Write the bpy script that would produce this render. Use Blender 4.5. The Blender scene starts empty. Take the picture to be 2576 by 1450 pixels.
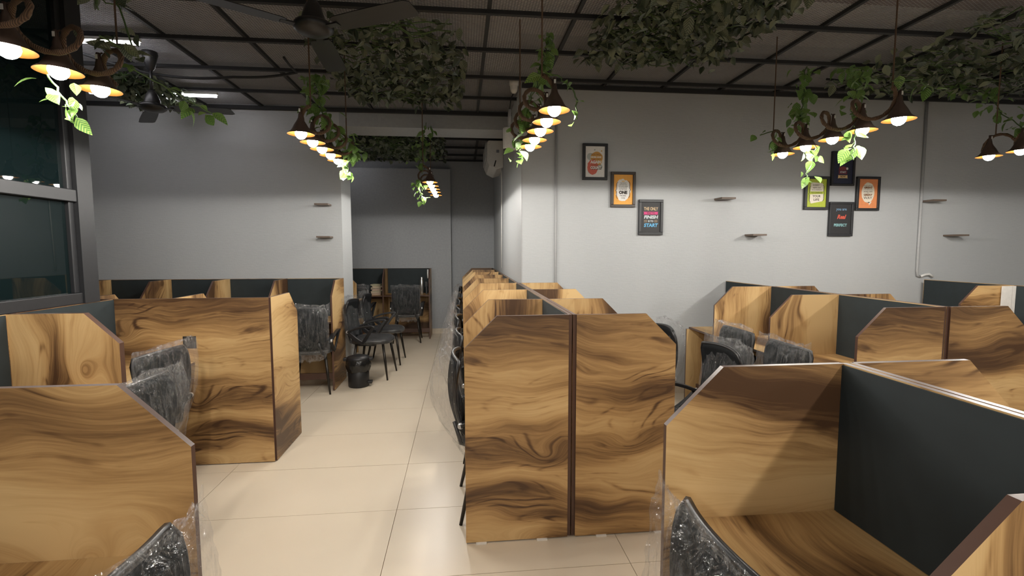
import bpy, math, random
from mathutils import Vector, Matrix, noise
random.seed(7)
PI = math.pi
S = bpy.context.scene
COL = S.collection

# ------------------------------------------------------------------ camera
F_PX, YAW, PITCH, ROLL, EYE = 1210.0, .1038, -.0803, -.0014, 1.53
fw = Vector((math.sin(YAW)*math.cos(PITCH), math.cos(YAW)*math.cos(PITCH), math.sin(PITCH)))
rt = Vector((math.cos(YAW), -math.sin(YAW), 0)); up = rt.cross(fw)
r2 = rt*math.cos(ROLL) + up*math.sin(ROLL); u2 = -rt*math.sin(ROLL) + up*math.cos(ROLL)
cam_d = bpy.data.cameras.new('camera'); cam = bpy.data.objects.new('camera', cam_d); COL.objects.link(cam)
cam_d.sensor_width = 36; cam_d.lens = 36*F_PX/2576; cam_d.clip_start = .02
cam.matrix_world = Matrix(((r2.x, u2.x, -fw.x, 0), (r2.y, u2.y, -fw.y, 0), (r2.z, u2.z, -fw.z, EYE), (0, 0, 0, 1)))
S.camera = cam
S.view_settings.view_transform = 'Standard'; S.view_settings.look = 'None'
S.view_settings.exposure = 0.5; S.view_settings.gamma = 1; S.view_settings.use_curve_mapping = False
W = bpy.data.worlds.new('night'); S.world = W; W.use_nodes = True
W.node_tree.nodes['Background'].inputs[0].default_value = (.02, .025, .03, 1)
W.node_tree.nodes['Background'].inputs[1].default_value = .3
BULB = 92.0      # radiance of the pendant bulbs
LAMP_W = 7.5     # watts of light each pendant throws downwards
TUBE = 18.0       # radiance of the tube lights
S.cycles.max_bounces = 8; S.cycles.transparent_max_bounces = 12; S.cycles.diffuse_bounces = 4
S.cycles.caustics_reflective = False; S.cycles.caustics_refractive = False

# ------------------------------------------------------------------ materials
def sock(nt, node, key, val):
    s = node.inputs[key]
    if isinstance(val, bpy.types.NodeSocket): nt.links.new(val, s)
    elif isinstance(val, (tuple, list)) and s.type == 'RGBA' and len(val) == 3: s.default_value = (*val, 1)
    else: s.default_value = val
class NT:
    def __init__(s, name):
        s.m = bpy.data.materials.new(name); s.m.use_nodes = True; s.nt = s.m.node_tree
        s.p = s.nt.nodes['Principled BSDF']; s.out = s.nt.nodes['Material Output']
    def n(s, t, **kw):
        nd = s.nt.nodes.new(t)
        for k, v in kw.items():
            if k.startswith('_'): setattr(nd, k[1:], v)
        return nd
    def set(s, nd, key, v): sock(s.nt, nd, key, v)
    def math(s, op, a, b=0.0, c=None, clamp=False):
        nd = s.nt.nodes.new('ShaderNodeMath'); nd.operation = op; nd.use_clamp = clamp
        sock(s.nt, nd, 0, a); sock(s.nt, nd, 1, b)
        if c is not None: sock(s.nt, nd, 2, c)
        return nd.outputs[0]
    def noise(s, vec, scale=1, detail=2, rough=.5, dist=0, col=False):
        nd = s.nt.nodes.new('ShaderNodeTexNoise'); sock(s.nt, nd, 'Vector', vec)
        nd.inputs['Scale'].default_value = scale; nd.inputs['Detail'].default_value = detail
        nd.inputs['Roughness'].default_value = rough; nd.inputs['Distortion'].default_value = dist
        return nd.outputs['Color' if col else 'Fac']
    def comb(s, a, b, c):
        nd = s.nt.nodes.new('ShaderNodeCombineXYZ'); sock(s.nt, nd, 0, a); sock(s.nt, nd, 1, b); sock(s.nt, nd, 2, c); return nd.outputs[0]
    def sep(s, v):
        nd = s.nt.nodes.new('ShaderNodeSeparateXYZ'); sock(s.nt, nd, 0, v); return nd.outputs
    def coord(s, which='Object'): return s.nt.nodes.new('ShaderNodeTexCoord').outputs[which]
    def ramp(s, fac, stops):
        nd = s.nt.nodes.new('ShaderNodeValToRGB'); sock(s.nt, nd, 0, fac); el = nd.color_ramp.elements
        while len(el) < len(stops): el.new(.5)
        for e, (p, c) in zip(el, stops): e.position = p; e.color = (*c, 1)
        return nd.outputs[0]
    def mix(s, f, a, b, mode='MIX'):
        nd = s.nt.nodes.new('ShaderNodeMix'); nd.data_type = 'RGBA'; nd.blend_type = mode
        sock(s.nt, nd, 0, f); sock(s.nt, nd, 6, a); sock(s.nt, nd, 7, b); return nd.outputs[2]
    def bump(s, h, strength=.3, dist=.01):
        nd = s.nt.nodes.new('ShaderNodeBump'); nd.inputs['Strength'].default_value = strength
        nd.inputs['Distance'].default_value = dist; sock(s.nt, nd, 'Height', h); sock(s.nt, s.p, 'Normal', nd.outputs[0]); return nd.outputs[0]
def plain(name, col, rough=.5, metal=0, spec=.5, bump=None, var=0):
    t = NT(name); sock(t.nt, t.p, 'Base Color', col); t.p.inputs['Roughness'].default_value = rough
    t.p.inputs['Metallic'].default_value = metal; t.p.inputs['Specular IOR Level'].default_value = spec
    n = t.noise(t.coord(), bump[0] if bump else 40, 3)
    v = var or .12
    c = t.mix(n, tuple(x*(1-v) for x in col), tuple(min(1, x*(1+v)) for x in col)); sock(t.nt, t.p, 'Base Color', c)
    if bump: t.bump(n, bump[1], bump[2])
    return t.m
def emit(name, col, st):
    t = NT(name); e = t.n('ShaderNodeEmission'); sock(t.nt, e, 0, col); e.inputs[1].default_value = st
    t.nt.links.new(e.outputs[0], t.out.inputs[0]); return t.m

def wood(name, kind):
    t = NT(name); x, y, z = t.sep(t.coord())
    xy = t.math('ADD', x, y)
    h, v = {'h': (xy, z), 'v': (z, xy), 'd': (x, y)}[kind]
    oi = t.n('ShaderNodeObjectInfo'); seed = t.math('MULTIPLY', oi.outputs['Object Index'], 3.37)
    # large warp
    wcol = t.noise(t.comb(t.math('MULTIPLY', h, 1.3), t.math('MULTIPLY', v, 2.2), seed), 1.0, 2.0, .5, 0, True)
    wx, wy, wz = t.sep(wcol)
    # knots push the grain aside
    vo = t.n('ShaderNodeTexVoronoi'); sock(t.nt, vo, 'Vector', t.comb(t.math('MULTIPLY', h, 2.1), t.math('MULTIPLY', v, 3.4), seed)); vo.inputs['Scale'].default_value = 1
    kn = t.math('POWER', t.math('SUBTRACT', 1.0, vo.outputs['Distance'], clamp=True), 5.0)
    q = t.math('ADD', v, t.math('MULTIPLY', t.math('SUBTRACT', wy, .5), .34))
    q = t.math('ADD', q, t.math('MULTIPLY', kn, .20))
    hh = t.math('ADD', h, t.math('MULTIPLY', t.math('SUBTRACT', wx, .5), .4))
    big = t.noise(t.comb(t.math('MULTIPLY', hh, .7), t.math('MULTIPLY', q, 3.6), seed), 1.0, 1.2, .45)
    mid = t.noise(t.comb(t.math('MULTIPLY', hh, 1.1), t.math('MULTIPLY', q, 13), t.math('ADD', seed, 7)), 1.0, 2.5, .55)
    ringn = t.noise(t.comb(t.math('MULTIPLY', hh, 1.0), t.math('MULTIPLY', q, 3.4), t.math('ADD', seed, 9)), 1.0, 1.0, .5)
    ring = t.math('SINE', t.math('MULTIPLY', ringn, 95))
    ring = t.math('POWER', t.math('MULTIPLY_ADD', ring, .5, .5), 7.0)
    mask = t.noise(t.comb(t.math('MULTIPLY', hh, 2.6), t.math('MULTIPLY', q, 8), t.math('ADD', seed, 4)), 1.0, 3, .65)
    mask = t.math('MULTIPLY', t.math('SUBTRACT', mask, .50, clamp=True), 6.0, clamp=True)
    fine = t.noise(t.comb(t.math('MULTIPLY', hh, 5), t.math('MULTIPLY', q, 120), seed), 1.0, 5, .65)
    streak = t.noise(t.comb(t.math('MULTIPLY', hh, 2.0), t.math('MULTIPLY', q, 42), t.math('ADD', seed, 2)), 1.0, 4, .65)
    big = t.math('MULTIPLY_ADD', big, 1.35, -.17)
    val = t.math('ADD', big, t.math('MULTIPLY', t.math('SUBTRACT', fine, .5), .20))
    val = t.math('ADD', val, t.math('MULTIPLY', t.math('SUBTRACT', streak, .5), .32))
    val = t.math('ADD', val, t.math('MULTIPLY', t.math('SUBTRACT', mid, .5), .22))
    val = t.math('SUBTRACT', val, t.math('MULTIPLY', t.math('MULTIPLY', ring, mask), .22))
    col = t.ramp(val, [(.28, (.075, .038, .018)), (.38, (.16, .088, .038)), (.45, (.27, .155, .064)), (.52, (.39, .235, .098)), (.60, (.50, .32, .14)), (.72, (.60, .41, .195))])
    sock(t.nt, t.p, 'Base Color', col); t.p.inputs['Roughness'].default_value = .42; t.p.inputs['Specular IOR Level'].default_value = .4
    t.bump(fine, .05, .002)
    return t.m
M = {}
M['wood_h'] = wood('walnut_laminate_horizontal', 'h')
M['wood_v'] = wood('walnut_laminate_vertical', 'v')
M['wood_d'] = wood('walnut_laminate_desk', 'd')
M['edge'] = plain('dark_edge_band', (.085, .045, .032), .32)
M['edge_pale'] = plain('pale_edge_band', (.30, .22, .18), .28, bump=(60, .05, .002))
M['pin'] = plain('dark_slate_board', (.015, .023, .026), .75, bump=(9, .1, .003), var=.3)
M['black_gap'] = plain('black_recess', (.008, .007, .006), .9)
M['black_plastic'] = plain('black_plastic', (.009, .009, .010), .4)
M['black_fabric'] = plain('black_mesh_fabric', (.008, .009, .010), .8, spec=.12, bump=(400, .3, .002))
M['leg_metal'] = plain('black_leg_metal', (.03, .026, .022), .3, .6)
M['silver'] = plain('silver_cap', (.55, .55, .55), .35, .7)
M['white_plastic'] = plain('white_plastic', (.62, .62, .60), .4)
M['pipe_white'] = plain('painted_conduit', (.36, .365, .37), .5)
M['ceil_paint'] = plain('dark_ceiling_paint', (.80, .80, .81), .9, bump=(6, .1, .01), var=.25)
M['beam'] = plain('black_painted_steel', (.018, .019, .021), .75)
M['mesh_metal'] = plain('black_expanded_mesh', (.30, .30, .31), .6)
M['red_pipe'] = plain('red_oxide_beam', (.11, .05, .045), .7)
M['frame_dark'] = plain('charcoal_aluminium', (.027, .028, .031), .42, .2)
M['skirting'] = plain('beige_skirting', (.56, .49, .39), .35)
M['rope'] = None
t = NT('coiled_jute_rope'); n = t.n('ShaderNodeTexWave'); n.inputs['Scale'].default_value = 60; n.inputs['Distortion'].default_value = 1.5; sock(t.nt, n, 'Vector', t.coord())
sock(t.nt, t.p, 'Base Color', t.mix(n.outputs['Fac'], (.055, .032, .02), (.17, .10, .055))); t.p.inputs['Roughness'].default_value = .9; t.bump(n.outputs['Fac'], .6, .004); M['rope'] = t.m
M['cone_out'] = plain('brown_lamp_enamel', (.055, .034, .026), .42)
M['cone_in'] = plain('orange_lamp_lining', (.080, .031, .0038), .8, spec=.1)
M['bulb'] = emit('lit_bulb', (1, .95, .87), BULB)
M['tube'] = emit('lit_tube', (1, .96, 1), TUBE)
M['stem'] = plain('green_stem', (.06, .11, .03), .6)
M['shelf'] = plain('dark_walnut_shelf', (.13, .095, .072), .45)
M['paper'] = plain('white_paper', (.72, .70, .66), .7)
M['steel'] = plain('brushed_steel', (.62, .62, .60), .25, .9)
M['bin'] = plain('black_bin_plastic', (.012, .012, .013), .45)

# wallpaper with embossed crocodile ripple
t = NT('grey_embossed_wallpaper'); x, y, z = t.sep(t.coord()); xy = t.math('ADD', x, y)
rip = t.noise(t.comb(t.math('MULTIPLY', xy, 14), t.math('MULTIPLY', z, 75), 0), 1, 2, .5)
rip2 = t.noise(t.comb(t.math('MULTIPLY', xy, 90), t.math('MULTIPLY', z, 40), 3), 1, 2, .5)
strip = t.noise(t.comb(t.math('MULTIPLY', xy, 1.7), t.math('MULTIPLY', z, .12), 5), 1, 2, .5)
hgt = t.math('ADD', rip, t.math('MULTIPLY', rip2, .6))
c = t.mix(strip, (.365, .385, .40), (.43, .445, .455)); c = t.mix(t.math('MULTIPLY', hgt, .28), c, (.52, .53, .53))
sock(t.nt, t.p, 'Base Color', c); t.p.inputs['Roughness'].default_value = .46; t.p.inputs['Specular IOR Level'].default_value = .45
t.bump(hgt, .28, .004); M['wall'] = t.m
M['wall_plain'] = plain('grey_wall_paint', (.32, .335, .35), .7, bump=(30, .06, .004))

# polished vitrified tile
t = NT('cream_vitrified_tile'); n = t.noise(t.coord(), 3, 4); n2 = t.noise(t.coord(), 90, 2)
sock(t.nt, t.p, 'Base Color', t.mix(n, (.60, .515, .40), (.655, .57, .45))); sock(t.nt, t.p, 'Roughness', t.math('MULTIPLY_ADD', n, .06, .30))
t.p.inputs['Specular IOR Level'].default_value = .5; M['tile'] = t.m
M['grout'] = plain('brown_grout', (.27, .20, .14), .8)

# clear crinkled film
def film(name, haze, gl):
    t = NT(name); nt = t.nt; nt.nodes.remove(t.p); co = t.coord()
    x, y, z = t.sep(co)
    n1 = t.noise(t.comb(t.math('MULTIPLY', x, 22), t.math('MULTIPLY', y, 22), t.math('MULTIPLY', z, 7)), 1, 3, .6, 1.5)
    n2 = t.noise(t.comb(t.math('MULTIPLY', x, 60), t.math('MULTIPLY', y, 60), t.math('MULTIPLY', z, 38)), 1, 2, .6, .8)
    r1 = t.math('SUBTRACT', 1.0, t.math('MULTIPLY', t.math('ABSOLUTE', t.math('SUBTRACT', n1, .5)), 6.0), clamp=True)
    r2_ = t.math('SUBTRACT', 1.0, t.math('MULTIPLY', t.math('ABSOLUTE', t.math('SUBTRACT', n2, .5)), 6.0), clamp=True)
    cr = t.math('ADD', t.math('MULTIPLY', t.math('POWER', r1, 3.0), .65), t.math('MULTIPLY', t.math('POWER', r2_, 3.0), .25))
    b = t.n('ShaderNodeBump'); b.inputs['Strength'].default_value = 1.0; b.inputs['Distance'].default_value = .012; sock(nt, b, 'Height', cr)
    g = t.n('ShaderNodeBsdfGlossy'); g.inputs['Roughness'].default_value = .13; sock(nt, g, 'Normal', b.outputs[0]); sock(nt, g, 'Color', (1, 1, 1, 1))
    d = t.n('ShaderNodeBsdfDiffuse'); sock(nt, d, 'Color', (.75, .76, .78, 1)); sock(nt, d, 'Normal', b.outputs[0])
    tr = t.n('ShaderNodeBsdfTransparent'); sock(nt, tr, 'Color', (.97, .97, .97, 1))
    crease = t.math('MULTIPLY', t.math('POWER', cr, 3.2), 1.3, clamp=True)
    hi = t.math('MULTIPLY', t.math('SUBTRACT', z, .905), 14.0, clamp=True); lo_ = t.math('MULTIPLY', t.math('SUBTRACT', .46, z), 9.0, clamp=True)
    fold = t.noise(t.comb(t.math('MULTIPLY', x, 30), t.math('MULTIPLY', y, 30), t.math('MULTIPLY', z, 2.0)), 1, 2, .5)
    fold = t.math('POWER', t.math('SUBTRACT', 1.0, t.math('MULTIPLY', t.math('ABSOLUTE', t.math('SUBTRACT', fold, .5)), 7.0), clamp=True), 2.0)
    crease = t.math('ADD', t.math('MULTIPLY', crease, t.math('ADD', t.math('ADD', .32, hi), lo_)), t.math('MULTIPLY', fold, .15), clamp=True)  # crinkle highlights painted in as pale creases and folds, stronger top and bottom
    m1 = t.n('ShaderNodeMixShader'); sock(nt, m1, 0, t.math('ADD', t.math('MULTIPLY', crease, .30), haze, clamp=True)); nt.links.new(tr.outputs[0], m1.inputs[1]); nt.links.new(d.outputs[0], m1.inputs[2])
    lw = t.n('ShaderNodeLayerWeight'); lw.inputs[0].default_value = .35; sock(nt, lw, 'Normal', b.outputs[0])
    m2 = t.n('ShaderNodeMixShader'); sock(nt, m2, 0, t.math('ADD', t.math('MULTIPLY_ADD', t.math('POWER', lw.outputs['Facing'], 3.0), .10, gl), t.math('MULTIPLY', crease, .30), clamp=True)); nt.links.new(m1.outputs[0], m2.inputs[1]); nt.links.new(g.outputs[0], m2.inputs[2])
    nt.links.new(m2.outputs[0], t.out.inputs[0]); return t.m
M['film'] = film('clear_crinkled_film', .014, .012)
M['film_seat'] = film('clear_tight_film', .004, .05)

# dark window glass
t = NT('dark_teal_window_glass'); t.p.inputs['Roughness'].default_value = .015; sock(t.nt, t.p, 'Base Color', (.006, .013, .014)); t.p.inputs['Specular IOR Level'].default_value = .6
tr = t.n('ShaderNodeBsdfTransparent'); sock(t.nt, tr, 'Color', (.10, .17, .17, 1)); mx = t.n('ShaderNodeMixShader'); mx.inputs[0].default_value = .8
t.nt.links.new(tr.outputs[0], mx.inputs[1]); t.nt.links.new(t.p.outputs[0], mx.inputs[2]); t.nt.links.new(mx.outputs[0], t.out.inputs[0]); M['glass'] = t.m

# variegated leaf
def leafmat(name, dark, light, tl=.35):
    t = NT(name); x, y, z = t.sep(t.coord('Generated'))
    w = t.math('SINE', t.math('ADD', t.math('MULTIPLY', y, 42), t.math('MULTIPLY', t.math('ABSOLUTE', t.math('SUBTRACT', x, .5)), -30)))
    w = t.math('MULTIPLY', t.math('ADD', w, .2, clamp=True), 1.2, clamp=True)
    oi = t.n('ShaderNodeObjectInfo'); c = t.mix(w, dark, light); c = t.mix(t.math('MULTIPLY', oi.outputs['Random'], .4), c, tuple(v*.5 for v in dark))
    sock(t.nt, t.p, 'Base Color', c); t.p.inputs['Roughness'].default_value = .4
    b = t.n('ShaderNodeBsdfTranslucent'); sock(t.nt, b, 0, c); m = t.n('ShaderNodeMixShader'); m.inputs[0].default_value = tl
    t.nt.links.new(t.p.outputs[0], m.inputs[1]); t.nt.links.new(b.outputs[0], m.inputs[2]); t.nt.links.new(m.outputs[0], t.out.inputs[0]); return t.m
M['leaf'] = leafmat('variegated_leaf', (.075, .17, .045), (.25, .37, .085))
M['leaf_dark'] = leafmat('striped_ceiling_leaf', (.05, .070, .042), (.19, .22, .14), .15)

# ------------------------------------------------------------------ mesh helpers
def link(name, me, parent=None, mats=()):
    o = bpy.data.objects.new(name, me); COL.objects.link(o)
    for m in mats:
        me.materials.append(m)
    if parent: o.parent = parent
    return o
def mesh(name, V, Fs, mats, parent=None, idx=None, smooth=False, loc=None):
    me = bpy.data.meshes.new(name); me.from_pydata([tuple(v) for v in V], [], Fs); me.update()
    o = link(name, me, parent, mats)
    if idx: me.polygons.foreach_set('material_index', idx)
    if smooth: me.polygons.foreach_set('use_smooth', [True]*len(me.polygons))
    if loc: o.location = loc
    return o
class MB:
    def __init__(s): s.V = []; s.F = []; s.I = []
    def add(s, V, Fs, i=0):
        b = len(s.V); s.V += [tuple(v) for v in V]; s.F += [tuple(b+k for k in f) for f in Fs]
        s.I += (i if isinstance(i, list) else [i]*len(Fs)); return s
    def box(s, a, b, i=0):
        x0, y0, z0 = a; x1, y1, z1 = b
        return s.add([(x0,y0,z0),(x1,y0,z0),(x1,y1,z0),(x0,y1,z0),(x0,y0,z1),(x1,y0,z1),(x1,y1,z1),(x0,y1,z1)],
              [(0,3,2,1),(4,5,6,7),(0,1,5,4),(1,2,6,5),(2,3,7,6),(3,0,4,7)], i)
    def prism(s, poly, axis, c0, c1, i=0, ie=0):
        """poly = list of (a,b); axis normal direction; c0..c1 extent along it"""
        def P(a, b, c): return {'x': (c, a, b), 'y': (a, c, b), 'z': (a, b, c)}[axis]
        n = len(poly); V = [P(a, b, c0) for a, b in poly] + [P(a, b, c1) for a, b in poly]
        Fs = [tuple(range(n))[::-1], tuple(range(n, 2*n))] + [(k, (k+1) % n, n+(k+1) % n, n+k) for k in range(n)]
        return s.add(V, Fs, [i, i] + [ie]*n)
    def tube(s, pts, r, n=8, i=0, caps=True):
        pts = [Vector(p) for p in pts]; rs = r if isinstance(r, (list, tuple)) else [r]*len(pts)
        V = []; prev = None
        for k, p in enumerate(pts):
            d = (pts[min(k+1, len(pts)-1)] - pts[max(k-1, 0)]).normalized()
            a = d.cross(Vector((0, 0, 1)))
            if a.length < .05: a = d.cross(Vector((0, 1, 0)))
            a.normalize()
            if prev is not None:
                a2 = prev - d*prev.dot(d)
                if a2.length > .01: a = a2.normalized()
            prev = a; b = d.cross(a)
            V += [p + (a*math.cos(2*PI*j/n) + b*math.sin(2*PI*j/n))*rs[k] for j in range(n)]
        Fs = [(k*n+j, k*n+(j+1) % n, (k+1)*n+(j+1) % n, (k+1)*n+j) for k in range(len(pts)-1) for j in range(n)]
        if caps: Fs += [tuple(range(n))[::-1], tuple((len(pts)-1)*n+j for j in range(n))]
        return s.add(V, Fs, i)
    def lathe(s, prof, n=24, i=0, c=(0, 0, 0)):
        V = [(c[0]+r*math.cos(2*PI*j/n), c[1]+r*math.sin(2*PI*j/n), c[2]+z) for r, z in prof for j in range(n)]
        Fs = [(k*n+j, k*n+(j+1) % n, (k+1)*n+(j+1) % n, (k+1)*n+j) for k in range(len(prof)-1) for j in range(n)]
        return s.add(V, Fs, i)
    def build(s, name, mats, parent=None, smooth=False, bevel=0):
        if not isinstance(mats, (list, tuple)): mats = [mats]
        o = mesh(name, s.V, s.F, mats, parent, s.I, smooth)
        if bevel:
            m = o.modifiers.new('bevel', 'BEVEL'); m.width = bevel; m.segments = 2; m.limit_method = 'ANGLE'
        if smooth:
            pass
        return o
def autosmooth(o, ang=40):
    me = o.data; me.polygons.foreach_set('use_smooth', [True]*len(me.polygons))
    me.set_sharp_from_angle(angle=math.radians(ang))
def empty(name, label, cat, loc=(0, 0, 0), rz=0, group=None):
    o = bpy.data.objects.new(name, None); COL.objects.link(o); o.location = loc; o.rotation_euler = (0, 0, rz); o.empty_display_size = .1
    o['label'] = label; o['category'] = cat
    if group: o['group'] = group
    return o
def tag(o, label, cat, group=None):
    o['label'] = label; o['category'] = cat
    if group: o['group'] = group
    return o
def struct(o, label=None):
    o['kind'] = 'structure'
    if label: o['label'] = label
    return o
def copy_tree(o, parent=None):
    c = o.copy(); COL.objects.link(c)
    if parent: c.parent = parent
    for ch in list(o.children): copy_tree(ch, c)
    return c
ORD = ['nearest', 'second', 'third', 'fourth', 'fifth', 'sixth', 'seventh', 'eighth', 'ninth']

# ------------------------------------------------------------------ room shell
ZC = 3.13; ZS = 3.62; YW = 4.82; YB = 5.85
fl = struct(MB().box((-5.2, -3.7, -.1), (7.2, 9.3, -.004)).build('floor', M['grout']), 'cream polished tile floor with thin brown joints')
tile_me = None; TX, TY = 1.2, .6125
xs = [-.395 + TX*k for k in range(-4, 7)]; ys = [2.775 + TY*k for k in range(-10, 11)]
for X in xs[:-1]:
    for Y in ys[:-1]:
        if tile_me is None:
            o = MB().box((-TX/2+.0016, -TY/2+.0016, -.004), (TX/2-.0016, TY/2-.0016, 0)).build('floor_tile', M['tile'], fl); tile_me = o.data
        else: o = bpy.data.objects.new('floor_tile', tile_me); COL.objects.link(o); o.parent = fl
        o.location = (X+TX/2, Y+TY/2, random.uniform(-.0003, .0003))
struct(MB().box((-5.2, -3.7, ZS), (7.2, 9.3, ZS+.1)).build('ceiling', M['ceil_paint']), 'dark grey slab above the black mesh ceiling')
ceil = bpy.data.objects['ceiling']
def wall(name, a, b, mat='wall', label=None): return struct(MB().box(a, b).build(name, M[mat]), label)
wall('wall_front_right', (.6, YW, 0), (7.2, YW+.15, ZS), label='grey embossed wall carrying the framed posters')
wall('wall_alcove_right', (.6, YW+.15, 0), (.75, 9.15, ZS), label='grey right wall of the alcove passage')
wall('wall_back_left', (-5.2, YB, 0), (-1.39, 6.33, ZS), label='pale grey wall behind the left cubicles')
wall('wall_alcove_left', (-2.25, 6.33, 0), (-2.12, 9.15, ZS), 'wall_plain')
wall('wall_alcove_back', (-2.25, 9.0, 0), (.75, 9.15, ZS), 'wall_plain', 'grey back wall of the alcove')
wall('trim_alcove_panel', (-2.12, 8.8, 0), (-.19, 9.0, 2.96), 'wall_plain', 'raised grey wall panel behind the alcove cubicles')
wall('trim_lintel', (-1.39, YB, 2.95), (.6, 6.30, ZS), 'wall_plain', 'grey beam over the alcove opening')
wall('wall_back', (-5.2, -3.7, 0), (7.2, -3.55, ZS), 'wall_plain')
wall('wall_right', (7.05, -3.55, 0), (7.2, YW, ZS), 'wall')
wall('wall_left', (-5.2, 3.4, 0), (-5.05, YB, ZS), 'wall')
# glazed cabin on the left
wall('wall_cabin', (-5.05, -3.55, 0), (-2.385, 3.38, 1.195), 'frame_dark', 'dark lower wall of the glazed cabin')
wall('wall_cabin_end', (-5.05, 3.30, 1.195), (-2.46, 3.39, ZC), 'wall_plain')
wall('wall_cabin_inner', (-5.05, -3.5, 1.195), (-4.4, 3.30, ZC), 'beam')
wall('trim_cabin_roof', (-5.05, -3.55, ZC-.02), (-2.42, 3.38, ZS), 'frame_dark')
win = struct(MB().box((-2.46, 3.275, 1.195), (-2.36, 3.40, ZC)).build('window_1', M['frame_dark']), 'charcoal framed dark glass window of the left cabin')
for nm, a, b in (('window_frame', (-2.44, 1.3, 1.195), (-2.37, 3.275, 1.262)), ('window_frame', (-2.44, 1.3, 1.825), (-2.365, 3.275, 1.90)),
                 ('window_frame', (-2.44, 1.3, 3.05), (-2.37, 3.275, ZC)), ('window_frame', (-2.46, 1.2, 1.195), (-2.36, 1.3, ZC)),
                 ('window_frame', (-2.43, -3.5, 1.195), (-2.38, 1.2, 1.26)), ('window_frame', (-2.43, -3.5, 1.83), (-2.38, 1.2, 1.90)),
                 ('window_frame', (-2.425, 3.235, 1.262), (-2.385, 3.275, 1.825)), ('window_frame', (-2.425, 3.235, 1.90), (-2.385, 3.275, 3.05))):
    MB().box(a, b).build(nm, M['frame_dark'], win, bevel=.004)
for a, b in (((-2.418, 1.3, 1.262), (-2.408, 3.235, 1.825)), ((-2.418, 1.3, 1.90), (-2.408, 3.235, 3.05)), ((-2.418, -3.5, 1.26), (-2.408, 1.2, 1.83)), ((-2.418, -3.5, 1.90), (-2.408, 1.2, ZC-.02))):
    MB().box(a, b).build('window_pane', M['glass'], win)
struct(MB().box((-2.12, 8.785, 0), (-.185, 8.8, .09)).build('baseboard_alcove', M['skirting']))
struct(MB().box((-.19, 8.985, 0), (.6, 9.0, .09)).build('baseboard_recess', M['skirting']))
struct(MB().box((.6, YW-.012, 0), (7.05, YW, .09)).build('baseboard_front', M['skirting']))
struct(MB().box((-5.05, YB-.012, 0), (-1.39, YB, .09)).build('baseboard_left', M['skirting']))
struct(MB().box((.597, YW-.004, 0), (.606, YW+.006, ZC)).build('trim_corner_bead', M['pipe_white']), 'thin pale bead on the wall corner')
struct(MB().tube([(.6, YW-.008, ZC+.012), (3, YW-.008, ZC+.012), (7, YW-.008, ZC+.012)], .006, 6).build('trim_wall_top', M['pipe_white']))

# ---- ceiling grid
for k in range(-5, 12):
    x = .2 + .605*k
    y1 = YB if x < .5 else YW
    o = MB().box((x-.013, -3.5, ZC), (x+.013, y1, ZC+.026)).build('ceiling_beam', M['beam'], ceil)
for k in range(-9, 3):
    y = 3.985 + .615*k
    MB().box((-5.0, y-.016, ZC-.024), (7.0, y+.016, ZC+.003)).build('ceiling_beam', M['beam'], ceil)
MB().box((-5.0, YB-.06, ZC-.03), (.6, YB-.02, ZC+.01)).build('ceiling_beam', M['beam'], ceil)
MB().box((.6, YW-.05, ZC-.03), (7.0, YW-.02, ZC+.01)).build('ceiling_beam', M['beam'], ceil)
for y in (6.5, 7.1, 7.7, 8.3, 8.8): MB().box((-2.1, y-.02, ZC-.03), (.6, y+.02, ZC)).build('ceiling_beam', M['beam'], ceil)
for x in (-1.6, -.9, -.3, .25): MB().box((x-.016, 6.35, ZC), (x+.016, 9.0, ZC+.03)).build('ceiling_beam', M['beam'], ceil)
MB().box((-2.0, 3.16, ZC+.09), (7.0, 3.21, ZC+.15)).build('ceiling_beam', M['red_pipe'], ceil)['label'] = 'dull red steel beam above the mesh'
def expanded(name, x0, x1, y0, y1, z, cw=.040, ch=.020, t=.0021):
    mb = MB(); sl = ch/cw; hgt = .004
    for sgn in (1, -1):
        c = -((x1-x0)*sl) - .1
        c0 = y0 - (x1-x0)*sl
        n = int((y1 - y0 + (x1-x0)*sl)/ch)+1
        for k in range(n):
            b = c0 + k*ch      # line y = b + sl*(x-x0) (sgn 1) or mirrored
            ta = max(0, (y0-b)/sl); tb = min(x1-x0, (y1-b)/sl)
            if tb <= ta: continue
            pa, pb = (ta, b+sl*ta), (tb, b+sl*tb)
            A = (x0+pa[0], pa[1]) if sgn > 0 else (x1-pa[0], pa[1]); B = (x0+pb[0], pb[1]) if sgn > 0 else (x1-pb[0], pb[1])
            mb.add([(A[0], A[1]-t/2, z), (B[0], B[1]-t/2, z), (B[0], B[1]+t/2, z), (A[0], A[1]+t/2, z),
                    (A[0], A[1], z), (B[0], B[1], z), (B[0], B[1], z+hgt), (A[0], A[1], z+hgt)], [(0, 1, 2, 3), (4, 5, 6, 7)])
    o = mb.build(name, M['mesh_metal'], ceil); o['kind'] = 'stuff'; return o
expanded('ceiling_mesh', -5.0, .6, 1.0, YB, ZC+.032)
expanded('ceiling_mesh', .6, 7.0, 1.0, YW, ZC+.032)
expanded('ceiling_mesh', -2.1, .6, 6.35, 9.0, ZC+.032)
def cable(pts, r=.008, mat='beam', name='ceiling_cable'):
    P = []
    for a, b in zip(pts[:-1], pts[1:]):
        a, b = Vector(a), Vector(b)
        for k in range(8):
            f = k/8; p = a.lerp(b, f); p.z -= .035*math.sin(PI*f)*(a-b).length; P.append(p)
    P.append(Vector(pts[-1])); return MB().tube(P, r, 6).build(name, M[mat], ceil, True)
cable([(-3.1, 4.0, 3.11), (-2.55, 4.38, 2.98), (-1.9, 4.4, 2.98), (-1.45, 4.62, 3.11), (-1.45, 4.3, 3.12)], .011)
cable([(3.4, 4.3, 3.11), (4.4, 4.2, 3.11), (5.2, 3.7, 3.12)], .010)

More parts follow.
